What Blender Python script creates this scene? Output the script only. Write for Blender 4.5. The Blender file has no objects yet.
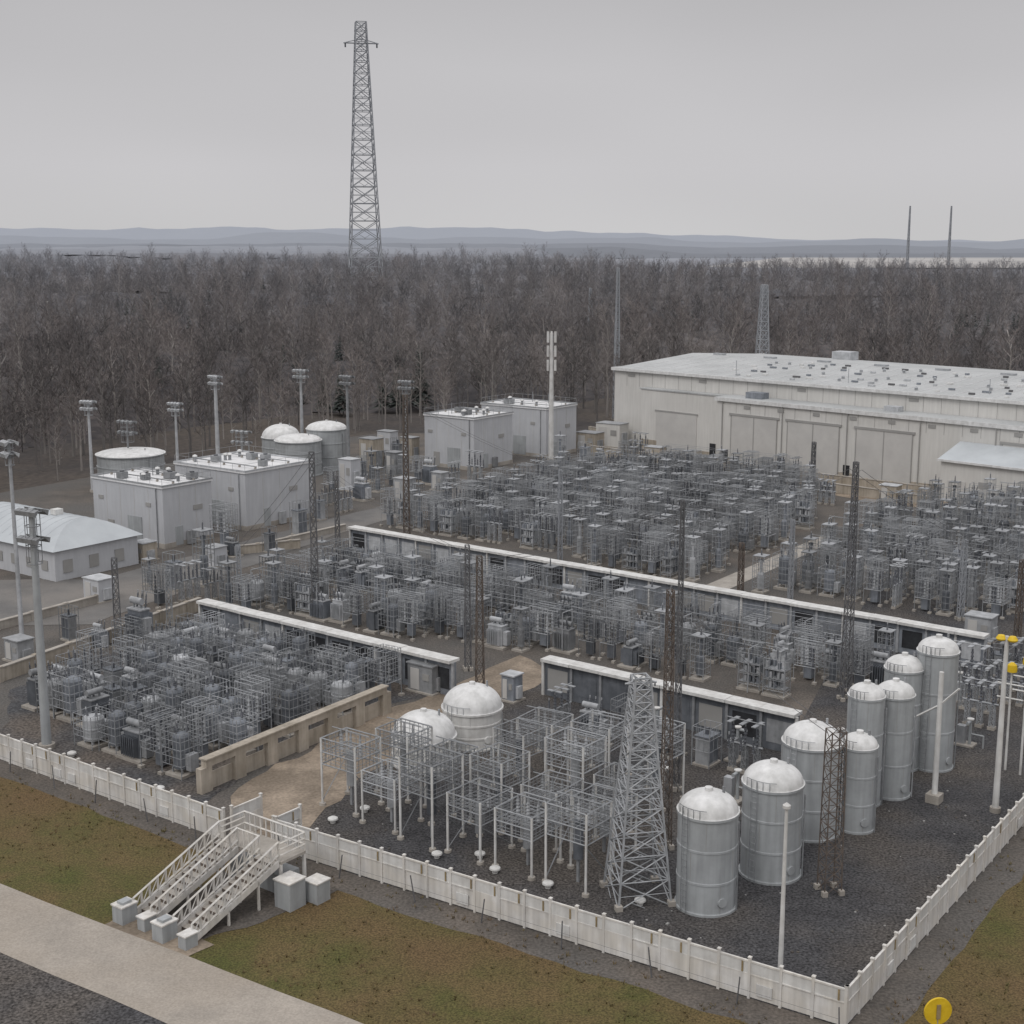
import bpy, math, random
from math import sin, cos, pi, radians, sqrt, hypot
from mathutils import Vector, Matrix, noise
random.seed(7)
R = random.random
def ru(a,b): return a+(b-a)*R()
scene = bpy.context.scene
# ------------------------------------------------------------------ camera / image pixels to world points
CAMH = 36.0; FPX = 1400.0; PITCH = math.atan(270/1400.0)
c_, s_ = cos(PITCH), sin(PITCH)
def G(px,py,z=0.0):
    """image pixel (px,py) projected through the camera onto the horizontal plane z"""
    k=(512-py)/FPX; q=z-CAMH
    Y=q*(c_+k*s_)/(k*c_-s_)
    X=(px-512)/FPX*(Y*c_-q*s_)
    return Vector((X,Y,z))
def HT(p,topy):
    k=(512-topy)/FPX
    return CAMH+p.y*(k*c_-s_)/(c_+k*s_)
def PXM(p): return FPX/(p.y*c_+(CAMH-p.z)*s_)   # scale at a place
ROT=radians(-37.0)
U=Vector((cos(ROT),sin(ROT),0)); V=Vector((-sin(ROT),cos(ROT),0))

cam_d=bpy.data.cameras.new("camera"); cam=bpy.data.objects.new("camera",cam_d)
scene.collection.objects.link(cam); scene.camera=cam
cam.location=(0,0,CAMH); cam.rotation_euler=(pi/2-PITCH,0,0)
cam_d.sensor_width=36; cam_d.lens=FPX/1024*36; cam_d.clip_start=0.5; cam_d.clip_end=40000

# ------------------------------------------------------------------ materials
def nodes(m):
    m.use_nodes=True; nt=m.node_tree
    return nt, nt.nodes, nt.links, nt.nodes["Principled BSDF"]
def pm(name,c1,c2=None,scale=1.0,rough=.75,bump=0,bscale=30,bdist=.02,metal=0,rand=0,c3=None,scale3=.15,lo=.35,hi=.65,coord='pos',streak=0,fine=0,finescale=20,haze=None):
    m=bpy.data.materials.new(name); nt,N,L,b=nodes(m)
    c2=c2 or tuple(x*.75 for x in c1)
    if coord=='pos': co=N.new("ShaderNodeNewGeometry").outputs["Position"]
    else: co=N.new("ShaderNodeTexCoord").outputs["Object"]
    n=N.new("ShaderNodeTexNoise"); n.inputs["Scale"].default_value=scale; n.inputs["Detail"].default_value=8; n.inputs["Roughness"].default_value=.62
    L.new(co,n.inputs["Vector"])
    r=N.new("ShaderNodeMapRange"); r.inputs[1].default_value=lo; r.inputs[2].default_value=hi; L.new(n.outputs[0],r.inputs[0])
    mx=N.new("ShaderNodeMix"); mx.data_type='RGBA'; mx.inputs[6].default_value=(*c1,1); mx.inputs[7].default_value=(*c2,1); L.new(r.outputs[0],mx.inputs[0])
    out=mx.outputs[2]
    if c3:
        n3=N.new("ShaderNodeTexNoise"); n3.inputs["Scale"].default_value=scale3; n3.inputs["Detail"].default_value=5; L.new(co,n3.inputs["Vector"])
        r3=N.new("ShaderNodeMapRange"); r3.inputs[1].default_value=.42; r3.inputs[2].default_value=.62; L.new(n3.outputs[0],r3.inputs[0])
        m3=N.new("ShaderNodeMix"); m3.data_type='RGBA'; m3.inputs[7].default_value=(*c3,1); L.new(out,m3.inputs[6]); L.new(r3.outputs[0],m3.inputs[0]); out=m3.outputs[2]
    if streak:
        mp=N.new("ShaderNodeMapping"); mp.inputs["Scale"].default_value=(2.2,2.2,.18); L.new(co,mp.inputs[0])
        ns=N.new("ShaderNodeTexNoise"); ns.inputs["Scale"].default_value=1.4; ns.inputs["Detail"].default_value=6; L.new(mp.outputs[0],ns.inputs["Vector"])
        rs=N.new("ShaderNodeMapRange"); rs.inputs[1].default_value=.3; rs.inputs[2].default_value=.7; rs.inputs[3].default_value=1-streak; rs.inputs[4].default_value=1.05; L.new(ns.outputs[0],rs.inputs[0])
        ms=N.new("ShaderNodeVectorMath"); ms.operation='SCALE'; L.new(out,ms.inputs[0]); L.new(rs.outputs[0],ms.inputs["Scale"]); out=ms.outputs[0]
    if fine:
        nf=N.new("ShaderNodeTexNoise"); nf.inputs["Scale"].default_value=finescale; nf.inputs["Detail"].default_value=3; L.new(co,nf.inputs["Vector"])
        rf=N.new("ShaderNodeMapRange"); rf.inputs[1].default_value=.3; rf.inputs[2].default_value=.7; rf.inputs[3].default_value=1-fine; rf.inputs[4].default_value=1+fine; L.new(nf.outputs[0],rf.inputs[0])
        mf=N.new("ShaderNodeVectorMath"); mf.operation='SCALE'; L.new(out,mf.inputs[0]); L.new(rf.outputs[0],mf.inputs["Scale"]); out=mf.outputs[0]
    if rand:
        oi=N.new("ShaderNodeObjectInfo"); rr=N.new("ShaderNodeMapRange"); rr.inputs[3].default_value=1-rand; rr.inputs[4].default_value=1+rand; L.new(oi.outputs["Random"],rr.inputs[0])
        mr=N.new("ShaderNodeVectorMath"); mr.operation='SCALE'; L.new(out,mr.inputs[0]); L.new(rr.outputs[0],mr.inputs["Scale"]); out=mr.outputs[0]
    if haze:   # aerial haze painted into the base colour: paler, bluer with distance from origin
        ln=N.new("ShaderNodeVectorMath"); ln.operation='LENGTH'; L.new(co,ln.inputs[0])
        m1=N.new("ShaderNodeMath"); m1.operation='MULTIPLY'; m1.inputs[1].default_value=-1/haze; L.new(ln.outputs["Value"],m1.inputs[0])
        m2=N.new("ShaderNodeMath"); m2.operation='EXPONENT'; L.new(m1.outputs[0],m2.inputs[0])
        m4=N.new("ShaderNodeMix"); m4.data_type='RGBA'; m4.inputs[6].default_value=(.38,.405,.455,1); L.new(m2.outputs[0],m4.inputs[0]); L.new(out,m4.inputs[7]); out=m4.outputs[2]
    L.new(out,b.inputs["Base Color"]); b.inputs["Roughness"].default_value=rough; b.inputs["Metallic"].default_value=metal
    b.inputs["Specular IOR Level"].default_value=.3 if not haze else 0
    if bump:
        nb=N.new("ShaderNodeTexNoise"); nb.inputs["Scale"].default_value=bscale; nb.inputs["Detail"].default_value=4; L.new(co,nb.inputs["Vector"])
        bp=N.new("ShaderNodeBump"); bp.inputs["Strength"].default_value=bump; bp.inputs["Distance"].default_value=bdist; L.new(nb.outputs[0],bp.inputs["Height"]); L.new(bp.outputs[0],b.inputs["Normal"])
    return m
M_white=pm("white_paint",(.70,.70,.685),(.55,.54,.52),.9,.55,streak=.15)
M_fence=pm("fence_panel_white",(.76,.745,.72),(.58,.56,.53),.7,.6,streak=.25,c3=(.66,.63,.58),scale3=.9)
M_ochre=pm("fence_slot_ochre",(.34,.26,.14),(.22,.17,.1),3)
M_tank=pm("tank_grey_paint",(.40,.42,.43),(.34,.355,.365),.8,.5,streak=.18)
M_tankw=pm("tank_dome_white",(.74,.74,.735),(.56,.56,.55),1.2,.5,streak=.08)
M_steel=pm("galvanised_steel",(.34,.35,.365),(.235,.245,.255),2,.6,metal=.1,rand=.3)
M_eq=pm("switchgear_grey",(.205,.22,.245),(.135,.147,.165),1.2,.55,rand=.45,streak=.2)
M_eql=pm("switchgear_light_grey",(.41,.42,.435),(.29,.30,.31),1.2,.55,rand=.4,streak=.18)
M_eqd=pm("insulator_dark",(.12,.125,.14),(.07,.075,.085),2,.4,rand=.3)
M_rust=pm("weathered_steel",(.15,.12,.10),(.09,.077,.07),2,.8)
M_darkst=pm("dark_steel",(.15,.15,.155),(.10,.10,.105),2,.7)
M_tower=pm("tower_steel",(.33,.345,.365),(.26,.27,.29),.05,.7)  # grey lightened to paint in haze on the distant tower
M_conc=pm("concrete",(.42,.39,.35),(.31,.285,.255),.6,.9,bump=.3,streak=.1,fine=.1)
M_beige=pm("beige_wall",(.48,.43,.365),(.34,.30,.245),.5,.9,streak=.25)
M_wall=pm("building_panel_grey",(.50,.51,.53),(.45,.46,.48),.25,.7,streak=.05)
M_walll=pm("warehouse_panel",(.62,.61,.585),(.57,.56,.535),.12,.7,streak=.06)
M_roof=pm("roof_membrane",(.74,.74,.745),(.60,.60,.605),.35,.8,streak=.06,fine=.05)
M_roofw=pm("warehouse_roof",(.49,.50,.50),(.39,.40,.40),.12,.7,streak=.12,fine=.08)
M_roofg=pm("roof_metal_blue",(.50,.53,.55),(.42,.445,.465),.25,.6)
M_door=pm("door_grey",(.54,.53,.51),(.48,.47,.455),.4,.6)
M_seam=pm("panel_seam",(.34,.335,.325),(.30,.295,.285),.4,.6)
M_glass=pm("dark_opening",(.05,.053,.058),(.03,.03,.033),1,.25)
M_yellow=pm("yellow_paint",(.75,.52,.03),(.6,.4,.02),2,.5)
M_gravel=pm("dark_gravel",(.080,.079,.082),(.045,.044,.047),.5,.95,bump=1,bscale=9,bdist=.09,c3=(.098,.087,.078),scale3=.10,fine=.75,finescale=7,lo=.3,hi=.7)
M_brown=pm("yard_dirt",(.145,.125,.108),(.085,.077,.07),.25,.95,bump=.6,bscale=8,c3=(.105,.10,.095),scale3=.06,fine=.35,finescale=6)
M_sand=pm("sandy_track",(.33,.27,.21),(.22,.18,.14),.5,.95,bump=.5,bscale=9,c3=(.19,.155,.12),scale3=.25,fine=.2,finescale=5)
M_asph=pm("asphalt",(.17,.165,.16),(.115,.112,.11),.2,.9,bump=.3,bscale=30,fine=.2,c3=(.21,.195,.18),scale3=.08)
M_road=pm("concrete_road_surface",(.38,.34,.295),(.30,.27,.235),.35,.9,bump=.3,bscale=25,fine=.14,finescale=9,c3=(.32,.28,.235),scale3=.12)
M_grass=pm("winter_grass",(.080,.082,.024),(.125,.092,.040),.25,.95,bump=.8,bscale=20,bdist=.06,c3=(.125,.082,.040),scale3=.07,fine=.5,finescale=9,lo=.36,hi=.62)
M_litter=pm("leaf_litter",(.09,.072,.058),(.052,.044,.038),.05,.95,c3=(.10,.08,.06),scale3=.02,fine=.3,finescale=1,haze=2800)
M_bark=pm("bare_branches",(.175,.147,.132),(.072,.061,.058),.011,.95,rand=.55,c3=(.19,.168,.155),scale3=.005,haze=2800)
M_trunk=pm("pale_trunk",(.26,.24,.22),(.14,.125,.115),.05,.95,rand=.55,haze=2800)
M_needle=pm("conifer_needles",(.050,.058,.042),(.030,.037,.028),.3,.95,rand=.4,haze=2800)
M_canopy=pm("forest_interior",(.075,.062,.056),(.038,.032,.030),.02,.95,c3=(.085,.072,.064),scale3=.007,fine=.5,finescale=.4,haze=2800)
M_hill=pm("wooded_hill",(.055,.055,.055),(.035,.035,.035),.004,.95,fine=.25,finescale=.02,haze=5200)
M_field=pm("pale_field",(.50,.47,.43),(.36,.34,.32),.004,.9,haze=9000)

# ------------------------------------------------------------------ mesh builder
class MB:
    def __init__(s): s.v=[];s.f=[];s.m=[];s.sm=[];s.mats=[]
    def mi(s,m):
        if m not in s.mats: s.mats.append(m)
        return s.mats.index(m)
    def add(s,vs,fs,m,smooth=False):
        o=len(s.v)
        s.v+= [tuple(v) for v in vs]; i=s.mi(m)
        for f in fs: s.f.append(tuple(o+k for k in f)); s.m.append(i); s.sm.append(smooth)
    def box(s,c,d,m,rz=0):
        x,y,z=d[0]/2,d[1]/2,d[2]/2; vs=[]
        cr,sr=cos(rz),sin(rz)
        for a,b,e in ((-1,-1,-1),(1,-1,-1),(1,1,-1),(-1,1,-1),(-1,-1,1),(1,-1,1),(1,1,1),(-1,1,1)):
            X,Y=a*x,b*y; vs.append((c[0]+X*cr-Y*sr,c[1]+X*sr+Y*cr,c[2]+e*z))
        s.add(vs,[(0,3,2,1),(4,5,6,7),(0,1,5,4),(1,2,6,5),(2,3,7,6),(3,0,4,7)],m)
    def cyl(s,p,q,r0,r1,n,m,cap=True,smooth=True):
        p=Vector(p);q=Vector(q);d=q-p
        if d.length<1e-6:return
        d.normalize(); a=d.orthogonal().normalized() if abs(d.z)<.99 else Vector((1,0,0)); b=d.cross(a).normalized(); a=b.cross(d)
        vs=[];fs=[]
        for i in range(n):
            t=2*pi*i/n+pi/4; o=a*cos(t)+b*sin(t); vs.append(p+o*r0); vs.append(q+o*r1)
        for i in range(n):
            j=(i+1)%n; fs.append((2*i,2*j,2*j+1,2*i+1))
        s.add(vs,fs,m,smooth and n>4)
        if cap:
            s.add([vs[2*i+1] for i in range(n)],[tuple(range(n))],m)
            s.add([vs[2*i] for i in range(n)],[tuple(reversed(range(n)))],m)
    def beam(s,p,q,w,m): s.cyl(p,q,w*.7071,w*.7071,4,m,w>.07,False)
    def lathe(s,prof,n,c,m,smooth=True):
        # break the profile at hard corners so that shading stays crisp there
        parts=[[prof[0],prof[1]]]
        for k in range(2,len(prof)):
            a,b,d=prof[k-2],prof[k-1],prof[k]
            t1=math.atan2(b[1]-a[1],b[0]-a[0]); t2=math.atan2(d[1]-b[1],d[0]-b[0]); e=abs((t2-t1+pi)%(2*pi)-pi)
            if e>.45: parts.append([b,d])
            else: parts[-1].append(d)
        for pr in parts:
            vs=[];fs=[]
            for r,z in pr:
                for i in range(n):
                    t=2*pi*i/n; vs.append((c[0]+r*cos(t),c[1]+r*sin(t),c[2]+z))
            for k in range(len(pr)-1):
                for i in range(n):
                    j=(i+1)%n; fs.append((k*n+i,k*n+j,(k+1)*n+j,(k+1)*n+i))
            s.add(vs,fs,m,smooth)
    def lattice(s,h,w0,w1,seg,bw,m,c=(0,0,0),legs=None,sub=False):
        legs=legs or bw*1.6
        cr=[(-1,-1),(1,-1),(1,1),(-1,1)]
        zs=[0]
        hs=[1*(w0+(w1-w0)*i/seg+.15*w0) for i in range(seg)]; T=sum(hs); z=0
        for x in hs: z+=x/T*h; zs.append(z)
        def P(i,k): w=(w0+(w1-w0)*zs[i]/h)/2; return Vector((c[0]+cr[k][0]*w,c[1]+cr[k][1]*w,c[2]+zs[i]))
        for k in range(4): s.beam(P(0,k),P(seg,k),legs,m)
        for i in range(seg):
            for k in range(4):
                j=(k+1)%4
                s.beam(P(i,k),P(i+1,j),bw,m); s.beam(P(i,j),P(i+1,k),bw,m); s.beam(P(i+1,k),P(i+1,j),bw,m)
                if sub:
                    a=(P(i,k)+P(i+1,k))/2; d=(P(i,j)+P(i+1,j))/2
                    s.beam(a,d,bw*.6,m); s.beam((P(i,k)+P(i,j))/2,(P(i,k)*3+P(i+1,j))/4,bw*.6,m)
    def mesh(s,name):
        me=bpy.data.meshes.new(name); me.from_pydata(s.v,[],s.f)
        for m in s.mats: me.materials.append(m)
        me.polygons.foreach_set("material_index",s.m); me.polygons.foreach_set("use_smooth",s.sm); me.update()
        return me
    def obj(s,name,loc=(0,0,0),rz=0,parent=None):
        o=bpy.data.objects.new(name,s.mesh(name)); scene.collection.objects.link(o)
        o.location=loc; o.rotation_euler=(0,0,rz)
        if parent: o.parent=parent
        return o
def empty(name,loc=(0,0,0),rz=0):
    e=bpy.data.objects.new(name,None); scene.collection.objects.link(e); e.location=loc; e.rotation_euler=(0,0,rz); return e
def inst(name,me,loc,rz=0,sc=(1,1,1),parent=None):
    o=bpy.data.objects.new(name,me); scene.collection.objects.link(o); o.location=loc; o.rotation_euler=(0,0,rz); o.scale=sc
    if parent:o.parent=parent
    return o
def sheet(name,pts,z,m):
    b=MB(); from mathutils.geometry import tessellate_polygon
    vs=[Vector((p[0],p[1],z)) for p in pts]; tr=tessellate_polygon([vs])
    fs=[]
    for t in tr:
        a,b2,c=[vs[i] for i in t]
        fs.append(t if (b2-a).cross(c-a).z>0 else (t[0],t[2],t[1]))
    b.add(vs,fs,m); return b.obj(name)
def ragged(pts,step=1.6,amp=.35):
    out=[]; n=len(pts)
    for i in range(n):
        a=Vector((pts[i][0],pts[i][1],0)); c=Vector((pts[(i+1)%n][0],pts[(i+1)%n][1],0)); L=(c-a).length; k=max(1,min(60,int(L/step)))
        for j in range(k):
            p=a.lerp(c,j/k); q=noise.noise_vector((p.x*.5,p.y*.5,3))*amp+noise.noise_vector((p.x*1.7,p.y*1.7,9))*amp*.5
            out.append((p.x+q.x,p.y+q.y))
    return out
def inpoly(x,y,P):
    c=False; j=len(P)-1
    for i in range(len(P)):
        if (P[i][1]>y)!=(P[j][1]>y) and x<(P[j][0]-P[i][0])*(y-P[i][1])/(P[j][1]-P[i][1])+P[i][0]: c=not c
        j=i
    return c
def sst(a,b,x):
    t=max(0,min(1,(x-a)/(b-a))); return t*t*(3-2*t)

# ------------------------------------------------------------------ terrain
def th(x,y):
    d=hypot(x-20,y-150); t=sst(340,900,d)
    n=noise.noise((x/520,y/520,0.3))*13+noise.noise((x/170,y/170,1.7))*5+1
    riv=sst(50,400,x)*sst(900,1700,y)
    return t*(n*(1-riv)-1.5*riv)-.02
def spaced(a,b,n,c,k):
    lo=math.asinh((a-c)/k); hi=math.asinh((b-c)/k)
    return [c+k*math.sinh(lo+(hi-lo)*i/(n-1)) for i in range(n)]
xs=spaced(-11000,11000,150,0,250); ys=spaced(-1500,12000,150,250,250)
b=MB(); vs=[(x,y,th(x,y)) for y in ys for x in xs]; n=len(xs)
b.add(vs,[(j*n+i,j*n+i+1,(j+1)*n+i+1,(j+1)*n+i) for j in range(len(ys)-1) for i in range(n-1)],M_litter,True)
b.obj("ground")
SITE=[(-130,-60),(-130,150),(-88,180),(-72,206),(-50,240),(-26,266),(18,270),(48,306),(62,312),(140,238),(260,120),(260,-60)]
sheet("yard_ground",SITE,.0,M_brown)
C0=G(845,1028); FL=G(277,850); RD=(G(1024,824)-C0).normalized(); FD=(C0-FL).normalized()
LF0=G(0,760); LF1=G(228,842); LD=(LF1-LF0).normalized()
LFE=LF0-LD*60; RFE=C0+RD*110
off=-RD*.9
sheet("grass_field",ragged([LFE+off*1.4,LF1+off*2.2,FL+off*2.6,C0-RD*2.2+FD*2.0,RFE+FD*2,(250,110),(250,-40),(-120,-40),(-120,150)]),.02,M_grass)
ra=G(0,885);rb=G(360,1024);rd=(rb-ra).normalized(); rn=Vector((rd.y,-rd.x,0))
A=ra-rd*80; B_=ra+rd*130
def strip(name,o0,o1,z,m): return sheet(name,ragged([A+rn*o0,B_+rn*o0,B_+rn*o1,A+rn*o1][::-1],1.2,.12),z,m)
strip("road",0,5.0,.06,M_road)
strip("gravel_verge",4.6,9.3,.045,M_gravel)
strip("dirt_verge",9.0,20,.035,M_brown)
sheet("gravel_yard",[FL,C0,C0+RD*95,C0+RD*95-FD*34,G(795,735),G(545,680),G(470,720),G(335,790)],.02,M_gravel)
sheet("sandy_track",ragged([G(228,840),G(290,850),G(345,790),G(470,720),G(560,672),G(520,655),G(440,690),G(385,712),G(235,788)],1.5,.7),.035,M_sand)
sheet("gravel_yard",ragged([G(5,735),G(200,815),G(215,792),G(385,705),G(450,690),G(200,622),G(10,690)],1.5,.6),.02,pm("blue_gravel",(.085,.086,.09),(.052,.052,.056),1.2,.95,bump=.8,bscale=10,c3=(.115,.098,.085),scale3=.12,fine=.6,finescale=5))
sheet("asphalt_road",ragged([G(-60,625),G(-60,580),G(100,580),G(250,540),G(480,480),G(600,468),G(690,455),G(700,462),G(560,478),G(480,497),G(350,530),G(225,575),G(90,625)],3,.6),.03,M_asph)
sheet("service_path",[G(690,592),G(712,597),G(838,540),G(822,536)],.03,M_conc)
sheet("asphalt_apron",ragged([G(600,452),G(1150,520),G(1150,540),G(860,500),G(700,470)],4,.8),.04,M_sand)
sheet("river",[(260,2000),(2600,2000),(3000,3300),(620,3300)],0.5,M_field)
def hill(y0,wd,f,seed,m=M_hill,x0=-11000,x1=11000,st=60,rough=.1):
    b=MB(); X=[x0+st*i for i in range(int((x1-x0)/st)+1)]; K=8; vs=[]
    for k in range(K+1):
        t=k/K
        for x in X:
            e=sin(pi*t)**.8
            vs.append((x,y0+wd*(t-.5)+40*noise.noise((x/700,k,seed)),e*max(0,f(x)*(1+rough*noise.noise((x/160,t*6,seed))))-2))
    n=len(X)
    b.add(vs,[(j*n+i,j*n+i+1,(j+1)*n+i+1,(j+1)*n+i) for j in range(K) for i in range(n-1)],m,True)
    b.obj("hills")
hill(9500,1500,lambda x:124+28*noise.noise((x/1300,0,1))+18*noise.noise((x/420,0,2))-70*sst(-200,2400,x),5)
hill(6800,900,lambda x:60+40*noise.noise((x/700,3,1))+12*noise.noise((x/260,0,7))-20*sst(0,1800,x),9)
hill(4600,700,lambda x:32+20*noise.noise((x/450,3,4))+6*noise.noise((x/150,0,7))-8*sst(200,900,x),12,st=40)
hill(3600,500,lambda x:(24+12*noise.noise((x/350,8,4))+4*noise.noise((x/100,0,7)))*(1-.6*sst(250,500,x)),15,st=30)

# ------------------------------------------------------------------ forest
def tree_mesh(seed,H=15.0,spread=1.0,nl=13,tw=9,tr=.22):
    rr=random.Random(seed); b=MB()
    def u(a,c): return a+(c-a)*rr.random()
    pts=[Vector((0,0,-.5))]
    for i in range(1,5): pts.append(Vector((u(-.25,.25)*i*.5,u(-.25,.25)*i*.5,H*.93*i/4)))
    for i in range(4): b.cyl(pts[i],pts[i+1],tr*(1-i/4.3),tr*(1-(i+1)/4.3),4,M_trunk,False)
    def tp(t):
        t*=4; i=min(3,int(t)); return pts[i].lerp(pts[i+1],t-i)
    for k in range(nl):
        t=.32+.66*(k+rr.random()*.6)/nl; p=tp(t); a=k*2.4+u(-.4,.4)
        up=.5+1.1*t; d=Vector((cos(a)*spread,sin(a)*spread,up*u(.7,1.1))).normalized(); L=H*u(.20,.32)*(1.25-.6*t)
        m=p+d*L*.5; d2=(d+Vector((u(-.3,.3),u(-.3,.3),.35))).normalized(); e=m+d2*L*.6
        b.cyl(p,m,.08,.05,3,M_trunk,False); b.cyl(m,e,.05,.02,3,M_bark,False)
        for s in range(5):
            q=p.lerp(m,.5+u(0,.5)) if s<2 else m.lerp(e,u(.1,1))
            dd=(d2*.8+Vector((u(-1,1),u(-1,1),u(-.2,.9)))).normalized(); l=u(1.1,2.2)
            w=q+dd*l; sd=dd.cross(Vector((u(-1,1),u(-1,1),u(-1,1)))).normalized()*.04
            b.add([q-sd,q+sd,w],[(0,1,2)],M_bark)
            for z in range(tw):
                g=q.lerp(w,u(.15,1)); td=(dd*.6+Vector((u(-1,1),u(-1,1),u(-.3,1)))).normalized(); ll=u(.5,1.2)
                sd=td.cross(Vector((u(-1,1),u(-1,1),u(-1,1)))).normalized()*u(.025,.045)
                b.add([g-sd,g+sd,g+td*ll],[(0,1,2)],M_bark)
    return b.mesh("bare_tree")
def conifer_mesh(seed,H=14):
    rr=random.Random(seed); b=MB(); b.cyl((0,0,0),(0,0,H),.2,.03,5,M_trunk,False)
    for k in range(26):
        z=H*(.18+.8*k/26); L=(H-z)*.26+.3
        for j in range(9):
            a=rr.random()*6.28; l=L*(.7+.5*rr.random()); d=Vector((cos(a),sin(a),-.25-.2*rr.random())); s=Vector((-sin(a),cos(a),0))*l*.22
            o=Vector((0,0,z+rr.random()*.4)); b.add([o,o+d*l*.6-s,o+d*l,o+d*l*.6+s],[(0,1,2,3)],M_needle)
    return b.mesh("conifer")
tms=[tree_mesh(1,15,1,13,8,.26),tree_mesh(2,18,.75,14,6,.3),tree_mesh(3,13,1.25,12,9,.2),tree_mesh(4,16,1.05,14,8,.25),tree_mesh(5,11,1.3,11,9,.18),conifer_mesh(3)]
groups=[[] for _ in tms]
def edge_dist(x,y):
    m=1e9; n=len(SITE)
    for i in range(n):
        ax,ay=SITE[i];bx,by=SITE[(i+1)%n]; dx,dy=bx-ax,by-ay; t=max(0,min(1,((x-ax)*dx+(y-ay)*dy)/(dx*dx+dy*dy)))
        m=min(m,hypot(x-ax-t*dx,y-ay-t*dy))
    return m
def put(x,y,s):
    k=5 if (R()<.012+.35*sst(.22,.45,noise.noise((x/60,y/60,5)))) else random.choice((0,0,1,2,3,3,4,2))
    if k==5: s*=.85
    groups[k].append((x,y,th(x,y),s))
def fill(y0,y1,sp,slope,sc):
    y=y0
    while y<y1:
        x=-slope*y-50
        while x<slope*y+50:
            X=x+ru(-.5,.5)*sp; Y=y+ru(-.5,.5)*sp
            if not inpoly(X,Y,SITE):
                if not(X>60 and Y>1560) and not (noise.noise((X/40,Y/40,8))<-.25 and R()<.55):
                    k=sc*ru(.6,1.18)*(1+.4*noise.noise((X/55,Y/55,0)))
                    if X>100 and Y>1000: k*=.72
                    put(X,Y,k)
            x+=sp
        y+=sp*.9
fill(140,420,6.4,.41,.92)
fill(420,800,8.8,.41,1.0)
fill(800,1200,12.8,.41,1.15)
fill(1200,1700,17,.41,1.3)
for k,g in enumerate(groups):
    vs=[];fs=[]
    for x,y,z,s in g:
        a=ru(0,2*pi); o=len(vs)
        for j in range(4):
            t=a+j*pi/2; vs.append((x+s*.7071*cos(t),y+s*.7071*sin(t),z))
        fs.append((o,o+1,o+2,o+3))
    me=bpy.data.meshes.new("forest"); me.from_pydata(vs,[],fs)
    p=bpy.data.objects.new("forest",me); scene.collection.objects.link(p)
    ch=inst("bare_tree" if k<5 else "conifer",tms[k],(0,0,0),parent=p)
    p.instance_type='FACES'; p.use_instance_faces_scale=True; p.instance_faces_scale=1.0
    p.show_instancer_for_render=False; p.show_instancer_for_viewport=False
print("trees",sum(len(g) for g in groups))
def understorey(x0,x1,y0,y1,st,name):
    b=MB(); nx=int((x1-x0)/st); ny=int((y1-y0)/st); vs=[]; fs=[]
    for j in range(ny+1):
        for i in range(nx+1):
            x=x0+i*st+ru(-.35,.35)*st; y=y0+j*st+ru(-.35,.35)*st
            ed=edge_dist(x,y) if y<500 else 100
            e=sst(26,70,ed)*(0 if inpoly(x,y,SITE) else 1)
            k=1.0
            if x>60: k=1-sst(1450,1640,y)
            if x>100 and y>1000: k*=.72
            tall=(7.5 if y<900 else 10)*(1+.4*noise.noise((x/55,y/55,0)))+ru(-1.8,1.8)
            if y>1650: tall=15+R()*4+noise.noise((x/90,y/90,0))*4+6*noise.noise((x/400,y/500,7))
            vs.append((x,y,th(x,y)-.6+tall*e*k))
    for j in range(ny):
        for i in range(nx):
            q=(j*(nx+1)+i,j*(nx+1)+i+1,(j+1)*(nx+1)+i+1,(j+1)*(nx+1)+i)
            if max(vs[a][2]-th(vs[a][0],vs[a][1]) for a in q)>.3: fs.append(q)
    b.add(vs,fs,M_canopy); b.obj(name)
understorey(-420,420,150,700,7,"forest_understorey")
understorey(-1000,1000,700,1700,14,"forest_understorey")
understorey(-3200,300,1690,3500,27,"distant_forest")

# ------------------------------------------------------------------ switchgear units
def bushing(b,x,y,z,h,r=.09,tilt=(0,0),m=None):
    m=m or M_eqd; n=5
    for i in range(n):
        z0=z+h*i/n; t=i/n
        b.cyl((x+tilt[0]*t,y+tilt[1]*t,z0),(x+tilt[0]*(t+.6/n),y+tilt[1]*(t+.6/n),z0+h/n*.6),r*(1.5-.5*t),r*.7,6,m,False)
        b.cyl((x+tilt[0]*(t+.6/n),y+tilt[1]*(t+.6/n),z0+h/n*.6),(x+tilt[0]*(t+1/n),y+tilt[1]*(t+1/n),z0+h/n),r*.6,r*.6,5,m,False)
    b.cyl((x+tilt[0],y+tilt[1],z+h),(x+tilt[0],y+tilt[1],z+h+.18),.05,.05,5,M_eql)
def cage(b,w,d,z0,z1,nz,nv,t,m):
    for i in range(nz+1):
        z=z0+(z1-z0)*i/nz
        for a,c in (((-w,-d),(w,-d)),((w,-d),(w,d)),((w,d),(-w,d)),((-w,d),(-w,-d))):
            b.beam((a[0],a[1],z),(c[0],c[1],z),t,m)
    for i in range(nv+1):
        x=-w+2*w*i/nv
        for y in(-d,d): b.beam((x,y,z0 if i not in(0,nv) else 0),(x,y,z1),t if i not in (0,nv) else t*1.7,m)
        y=-d+2*d*i/nv
        if i not in(0,nv):
            for X in(-w,w): b.beam((X,y,z0),(X,y,z1),t,m)
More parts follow.
